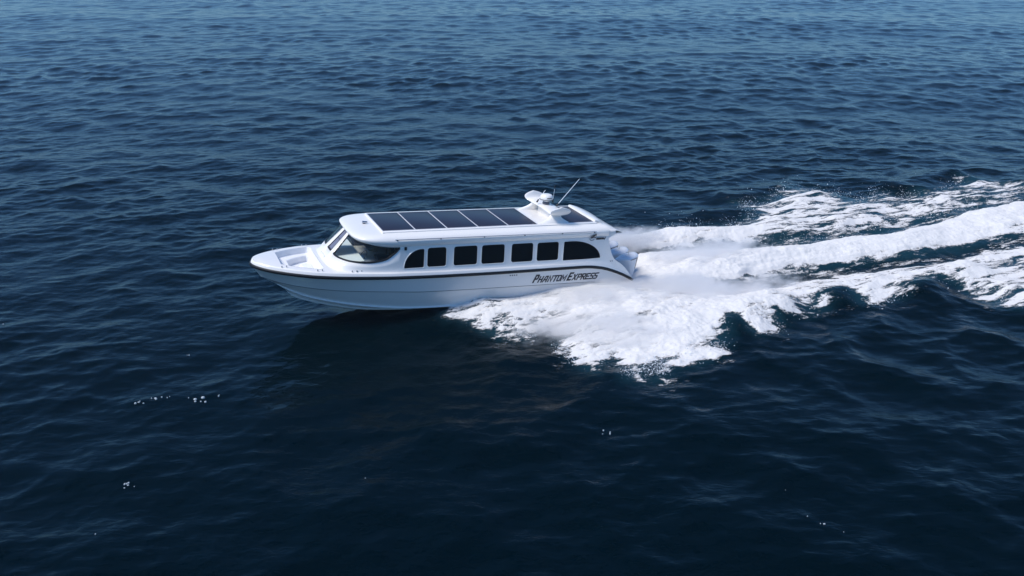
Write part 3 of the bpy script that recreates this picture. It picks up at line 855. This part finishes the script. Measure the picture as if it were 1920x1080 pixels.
sw = MB(); sw.box((7.6, -1.40, .86), (8.80, 1.40, .93), .01); sw.build('swim_platform', M_well, boat)
for sg in (-1, 1):
    pass

# inside of the cabin, seen through the windscreen
it = MB(); it.box((-1.35, -1.25, 1.60), (7.4, 1.25, 1.64)); it.build('cabin_floor', M_dark, boat)
it = MB()
P = []
for t in np.linspace(-1.0, 1.0, 25):
    o = Vector(wallp(abs(t), 2.06, None, -.08)); o.y *= -1 if t < 0 else 1
    P.append([(o.x, o.y, 2.10), (max(o.x + .02, -.58), o.y * .96, 2.12), (max(o.x + .04, -.55), o.y * .96, 2.08), (max(o.x + .04, -.55), o.y * .96, 1.66)])
it.grid(P); it.build('dashboard', M_pale, boat)
it = MB(); it.box((.95, -1.36, 1.65), (1.0, 1.36, 2.6)); it.build('shade_bulkhead', M_dark, boat)  # dark sheet added behind the helm to keep the cabin dim
it = MB(); it.box((-.85, -1.1, 2.60), (7.3, 1.1, 2.63)); it.build('ceiling_lining', M_dark, boat)
for y in (-.75, .7):
    s_ = MB(); s_.box((-.12, y - .26, 1.98), (.38, y + .26, 2.10), .04); s_.box((.28, y - .25, 2.08), (.42, y + .25, 2.50), .04); s_.box((0.02, y - .12, 1.64), (.26, y + .12, 2.0), .02)
    s_.build('helm_seat', M_dark, boat)
wh = MB(); wh.tube([(-.50 + .10 * math.sin(a), -.70 + .2 * math.cos(a), 2.13 + .14 * math.sin(a)) for a in np.linspace(0, 2 * math.pi, 20, endpoint=False)], .014, 8, True)
wh.build('steering_wheel', M_black, boat)

# ------------------------------------------------------------------ outboard engines
def engine(yc, x_off, z_off):
    secs = [(.15, 9.02, .10, .05), (.5, 8.99, .13, .07), (.80, 9.0, .15, .11), (1.05, 8.98, .23, .17), (1.25, 8.945, .305, .225), (1.42, 8.89, .385, .27), (1.53, 8.85, .44, .30), (1.562, 8.84, .455, .31), (1.58, 8.842, .452, .308), (1.592, 8.846, .435, .295), (1.625, 8.87, .385, .255), (1.655, 8.90, .29, .185), (1.672, 8.92, .17, .105), (1.678, 8.93, .01, .01)]
    def pt(z, cx, rx, ry, a, grow=0.0):
        c, s = math.cos(a), math.sin(a)
        tip = 1 - .62 * max(0, -c)           # pointed towards the bow
        tl = sstep(1.0, 1.5, z) * .085 * c
        return (cx + (rx + grow) * c + x_off, yc + (ry + grow) * s * tip, z + tl + z_off)
    def rows_for(zs, a0, a1, n, g, closed):
        out = []
        Zs = [q[0] for q in secs]
        for z in zs:
            cx, rx, ry = (np.interp(z, Zs, [q[k] for q in secs]) for k in (1, 2, 3))
            out.append([pt(z, cx, rx, ry, a, g) for a in np.linspace(a0, a1, n, endpoint=not closed)])
        return out
    mb = MB(); mb.grid(rows_for([q[0] for q in secs[2:]], 0, 2 * math.pi, 32, 0, True), True)
    e = mb.build('outboard_engine', M_eng, boat, autosm=R(50))
    lw = MB(); lw.grid(rows_for([.15, .4, .6, .8], 0, 2 * math.pi, 24, 0, True), True)
    lw.box((8.70 + x_off, yc - .13, .62 + z_off), (8.9 + x_off, yc + .13, 1.15 + z_off), .03)
    lw.build('engine_leg', M_eng, e)
    b1 = MB(); b1.grid(rows_for(np.linspace(1.16, 1.53, 10), -.80, .80, 15, .006, False)); b1.build('engine_stripe', M_black, e)
    for s0 in (-1.55, .85):
        b2 = MB(); b2.grid(rows_for([1.545, 1.556, 1.567], s0, s0 + .7, 10, .006, False)); b2.build('engine_badge', M_black, e)
    return e
engine(-.85, 0, 0.02); engine(-.02, .09, -.05); engine(.80, .12, -.08)

# ------------------------------------------------------------------ lettering on the topsides
GLYPH = {
 'P': [[(0, 0), (0, 1), (.85, 1), (1, .9), (1, .55), (.85, .45), (0, .45)]],
 'H': [[(0, 0), (0, 1)], [(1, 0), (1, 1)], [(0, .48), (1, .48)]],
 'A': [[(-.08, 0), (.35, 1), (1, 1), (1, 0)], [(.12, .36), (1, .36)]],
 'N': [[(0, 0), (0, 1), (1, 0), (1, 1)]],
 'T': [[(-.1, 1), (1.1, 1)], [(.5, 0), (.5, 1)]],
 'O': [[(.15, 0), (0, .15), (0, .85), (.15, 1), (.85, 1), (1, .85), (1, .15), (.85, 0), (.15, 0)]],
 'M': [[(-.05, 0), (-.05, 1), (.5, .3), (1.05, 1), (1.05, 0)]],
 'E': [[(1, 1), (0, 1), (0, 0), (1, 0)], [(0, .5), (.85, .5)]],
 'X': [[(0, 0), (1, 1)], [(0, 1), (1, 0)]],
 'R': [[(0, 0), (0, 1), (.85, 1), (1, .9), (1, .58), (.85, .48), (0, .48)], [(.5, .48), (1, 0)]],
 'S': [[(0, 0), (.85, 0), (1, .12), (1, .4), (.85, .5), (.15, .5), (0, .6), (0, .88), (.15, 1), (1, 1)]]}
def stroke(mb, pts, w, mapf, off):
    """a flat ribbon of width w along pts, mitred, mapped onto the hull"""
    P = [Vector(p) for p in pts]; N = len(P); closed = (P[0] - P[-1]).length < 1e-6
    if not closed:
        P[0] = P[0] - (P[1] - P[0]).normalized() * w * .5; P[-1] = P[-1] + (P[-1] - P[-2]).normalized() * w * .5
    L, Rt = [], []
    for i in range(N):
        if closed: a, c = P[i - 1] if i else P[-2], P[i + 1] if i < N - 1 else P[1]
        else: a, c = P[max(0, i - 1)], P[min(N - 1, i + 1)]
        d1 = (P[i] - a).normalized() if (P[i] - a).length > 1e-9 else (c - P[i]).normalized()
        d2 = (c - P[i]).normalized() if (c - P[i]).length > 1e-9 else d1
        n = Vector((-(d1 + d2).y, (d1 + d2).x)); n = n.normalized() if n.length > 1e-6 else Vector((-d1.y, d1.x))
        k = max(.5, n.dot(Vector((-d1.y, d1.x)))); L.append(P[i] + n * w / 2 / k); Rt.append(P[i] - n * w / 2 / k)
    mb.grid([[mapf(*l, off), mapf(*r, off)] for l, r in zip(L, Rt)])
def hullmap(u, v, off):
    x = 4.97 + u + .40 * v; z = 1.14 - .004 * u + v
    return (x, -hull_y(x, z) - off, z)
starts = [0, 8.9, 17.7, 26.8, 35.6, 43.2, 51.2, 63.4, 72.6, 81.2, 89.2, 97.4, 105.4, 113.2]
word = 'PHANTOMEXPRESS'
for w0_, w1_ in ((0, 7), (7, 14)):
    main = MB(); pale = []
    for k in range(w0_, w1_):
        c, s0 = word[k], starts[k]
        big = k in (0, 7); H_ = .30 if big else .235; W_ = .135 if c != 'M' else .155; wd = .060 if big else .046
        tgt = main
        if k in (5, 6): tgt = MB(); pale.append(tgt)
        for q, s_ in enumerate(GLYPH[c]):
            stroke(tgt, [(s0 * .0198 + .02 + p[0] * (W_ - wd * .6), wd / 2 + p[1] * (H_ - wd)) for p in s_], wd, hullmap, .006 + .0012 * q)
    mo = main.build('boat_name', M_ink, boat, smooth=False)
    for p_ in pale: p_.build('letter', M_ink2, mo, smooth=False)

# maker's mark on the quarter: a ring with a leaf-like swirl and a short line of tiny script
def wallmap(u, v, off):
    x = 7.0 + u; z = 2.49 + v
    return (x, wallp(None, min(z, 2.57), x)[1] - off - .058 * sstep(2.50, 2.66, z), z)
lg = MB()
stroke(lg, [(.115 + .105 * math.cos(a) + .03 * math.sin(a), .085 + .10 * math.sin(a)) for a in np.linspace(.5, 5.6, 22)], .016, wallmap, .030)
stroke(lg, [(.06, .10), (.12, .145), (.20, .20)], .045, wallmap, .0315)
stroke(lg, [(.07, .06), (.11, .12), (.15, .15)], .03, wallmap, .033)
stroke(lg, [(.13, .085), (.17, .10), (.21, .085)], .03, wallmap, .0345)
emb = lg.build('emblem', M_ink, boat, smooth=False)
sc_ = MB(); u = .26
for k, wd in enumerate((.05, .04, .045, .05, .04, .055)):
    stroke(sc_, [(u, .012), (u, .06), (u + wd * .7, .06), (u + wd * .7, .012)] if k < 5 else [(u, .02), (u + .02, .0), (u + .05, .075)], .030, wallmap, .030); u += wd + .012
sc_.build('emblem_script', M_ink, emb, smooth=False)

#@@SPRAY
# ------------------------------------------------------------------ spray: mist, droplets, loose flecks
ICO_V, ICO_F = [], []
_b = bmesh.new(); bmesh.ops.create_icosphere(_b, subdivisions=1, radius=1); _b.verts.index_update()
ICO_V = np.array([v.co[:] for v in _b.verts], np.float32); ICO_F = np.array([[v.index for v in f.verts] for f in _b.faces]); _b.free()
def drops(name, C, rad, m, stretch=None):
    n = len(C); k = len(ICO_V)
    sc3 = np.stack([rad, rad, rad], 1) * rng.uniform(.6, 1.4, (n, 3))
    V = (ICO_V[None] * sc3[:, None, :] + C[:, None, :]).reshape(-1, 3)
    F = (ICO_F[None] + (np.arange(n) * k)[:, None, None]).reshape(-1, 3)
    return np_mesh(name, V, F, m, None, 'stuff')
def along_poly(P, n):
    P = np.array(P); d = np.linalg.norm(np.diff(P, axis=0), axis=1); c = np.concatenate([[0], np.cumsum(d)])
    t = rng.random(n) * c[-1]; i = np.clip(np.searchsorted(c, t) - 1, 0, len(d) - 1); f = ((t - c[i]) / d[i])[:, None]
    return P[i] * (1 - f) + P[i + 1] * f
M_drop = mat('spray_white', (.85, .87, .90), .7, .3)
pts = []
e1 = along_poly(NEAR[4:30], 5200); k_ = rng.exponential(1, len(e1))
e1 = np.stack([e1[:, 0] + rng.normal(0, .16, len(e1)), e1[:, 1] + rng.normal(.18, .16, len(e1)), .05 + .11 * k_], 1); pts.append(e1)
e2 = along_poly(NEAR[30:52], 4200); e2 = np.stack([e2[:, 0] + rng.normal(0, .2, len(e2)), e2[:, 1] + rng.normal(.1, .2, len(e2)), .06 + .10 * rng.exponential(1, len(e2))], 1); pts.append(e2)
e3 = along_poly(JET[1:13], 4500); e3 = np.stack([e3[:, 0] + rng.normal(0, .2, len(e3)), e3[:, 1] + rng.normal(-.35, .25, len(e3)), .42 + .16 * rng.exponential(1, len(e3))], 1); pts.append(e3)
e4 = along_poly(FAR[:26], 4500); e4 = np.stack([e4[:, 0] + rng.normal(0, .2, len(e4)), e4[:, 1] + rng.normal(-.1, .25, len(e4)), .10 + .16 * rng.exponential(1, len(e4))], 1); pts.append(e4)
C = np.concatenate(pts); C = C[fbm(C[:, 0] / .5, C[:, 1] / .5, 3, 131) + .10 * rng.random(len(C)) > .57]; rad = np.clip(rng.lognormal(math.log(.0058), .5, len(C)), .002, .018)
dr = drops('spray_droplets', C, rad, M_drop)
tag(dr, 'white spray droplets flying at the ragged edges of the wake', 'spray')

fl = [(-10.05,22.04,.05),(-9.89,21.99,.05),(-9.67,22.26,.05),(-9.61,22.32,.08),(-9.36,22.35,.04),(-8.71,22.29,.04),(-8.44,22.16,.085),(-8.32,22.04,.06),(-8.0,22.32,.045),(-8.87,18.33,.055),(-8.85,18.17,.06),(-8.73,18.15,.05),(-8.85,16.46,.03),(6.39,17.11,.035),(6.72,16.84,.04),(6.24,18.0,.03),(7.08,16.55,.03),(2.35,20.61,.05),(2.5,20.58,.05),(-16.25,27.24,.06),(-3.39,18.55,.03),(-9.58,24.99,.04)]
cc, rr_ = [], []
M_fleck = mat('old_foam', (.42, .46, .48), .8, .2)
for x, y, r in fl:
    n = 1 + int(28 * r)
    for _ in range(n):
        cc.append((x + rng.normal(0, r * 1.1), y + rng.normal(0, r * .9))); rr_.append(r * rng.uniform(.28, .62))
cc = np.array(cc, np.float32); wd_ = water_disp(cc[:, 0], cc[:, 1], np.full(len(cc), .075, np.float32))
ff = drops('foam_flecks', np.stack([cc[:, 0] + wd_[0], cc[:, 1] + wd_[1], wd_[2] + .01], 1), np.array(rr_), M_fleck)
tag(ff, 'tiny white flecks of foam floating on the dark water', 'foam')

m_mist = bpy.data.materials.new('spray_mist'); m_mist.use_nodes = True
nt = m_mist.node_tree; nt.nodes.remove(nt.nodes['Principled BSDF'])
pv = nt.nodes.new('ShaderNodeVolumePrincipled'); pv.inputs['Color'].default_value = (.96, .955, .955, 1); pv.inputs['Anisotropy'].default_value = .25
nt.links.new(pv.outputs[0], nt.nodes['Material Output'].inputs['Volume'])
tc = nt.nodes.new('ShaderNodeTexCoord')
def M2(op, a, b_=None):
    n = nt.nodes.new('ShaderNodeMath'); n.operation = op
    for i, v in enumerate((a, b_)):
        if v is None: continue
        if isinstance(v, (int, float)): n.inputs[i].default_value = v
        else: nt.links.new(v, n.inputs[i])
    return n.outputs[0]
ELL = [((3.4, -1.7, .10), (2.2, .85, .46), 1.5), ((4.9, -1.9, .12), (2.5, .95, .55), 1.35), ((7.0, -2.4, .15), (2.5, 1.4, .85), 1.5), ((9.8, -2.8, .15), (3.2, 2.2, .65), 1.15), ((13.0, -.1, .35), (3.6, 1.6, .65), .7), ((6.6, -4.4, .15), (2.3, 1.7, .65), 1.0), ((12.8, -3.0, .1), (3.2, 1.4, .40), .6), ((5.2, -3.6, .1), (2.2, 1.3, .45), .9), ((7.2, -5.0, .1), (2.2, 1.4, .48), 1.2), ((9.6, -4.9, .1), (1.7, 1.0, .42), .9), ((10.2, 2.6, .3), (3.2, 1.4, .7), .8)]
acc = None
for c_, r_, k_ in ELL:
    mp = nt.nodes.new('ShaderNodeMapping'); mp.vector_type = 'POINT'
    mp.inputs['Scale'].default_value = tuple(1 / v for v in r_); mp.inputs['Location'].default_value = tuple(-a / b_ for a, b_ in zip(c_, r_))
    nt.links.new(tc.outputs['Object'], mp.inputs['Vector'])
    ln = nt.nodes.new('ShaderNodeVectorMath'); ln.operation = 'LENGTH'; nt.links.new(mp.outputs[0], ln.inputs[0])
    f = M2('MULTIPLY', M2('MAXIMUM', M2('SUBTRACT', 1.0, ln.outputs['Value']), 0.0), k_)
    acc = f if acc is None else M2('MAXIMUM', acc, f)
mpn = nt.nodes.new('ShaderNodeMapping'); mpn.inputs['Scale'].default_value = (.55, 1.0, 1.1); mpn.inputs['Rotation'].default_value = (0, 0, .5); nt.links.new(tc.outputs['Object'], mpn.inputs['Vector'])
nz = nt.nodes.new('ShaderNodeTexNoise'); nz.inputs['Scale'].default_value = 2.3; nz.inputs['Detail'].default_value = 6; nz.inputs['Roughness'].default_value = .68; nt.links.new(mpn.outputs[0], nz.inputs['Vector'])
d_ = M2('MAXIMUM', M2('SUBTRACT', M2('ADD', M2('MULTIPLY', acc, 1.5), M2('MULTIPLY', nz.outputs['Fac'], 2.6)), 1.55), 0.0)
d_ = M2('MULTIPLY', M2('MULTIPLY', d_, M2('MINIMUM', M2('MULTIPLY', acc, 5.0), 1.0)), 5.0)
nt.links.new(d_, pv.inputs['Density'])
mb = MB(); mb.box((1.3, -6.7, -.35), (16.8, 4.2, 1.2))
mist = mb.build('spray_mist', m_mist, None, smooth=False)
mist.location = (BOAT_LOC.x, BOAT_LOC.y, 0); mist.rotation_euler = (0, 0, YAW)
tag(mist, 'soft white spray mist drifting along the hull and behind the stern of the boat', 'spray', None, 'stuff')

# thin sea haze filling the air over the water
m_haze = bpy.data.materials.new('haze'); m_haze.use_nodes = True
nt = m_haze.node_tree; nt.nodes.remove(nt.nodes['Principled BSDF'])
pv = nt.nodes.new('ShaderNodeVolumePrincipled'); pv.inputs['Color'].default_value = (.66, .86, 1.0, 1); pv.inputs['Density'].default_value = 0.0004; pv.inputs['Anisotropy'].default_value = .2
nt.links.new(pv.outputs[0], nt.nodes['Material Output'].inputs['Volume'])
mb = MB(); mb.box((-3600, -900, -3.0), (3600, 3900, 16.0))
tag(mb.build('haze', m_haze, None, smooth=False), None, None, None, 'stuff')
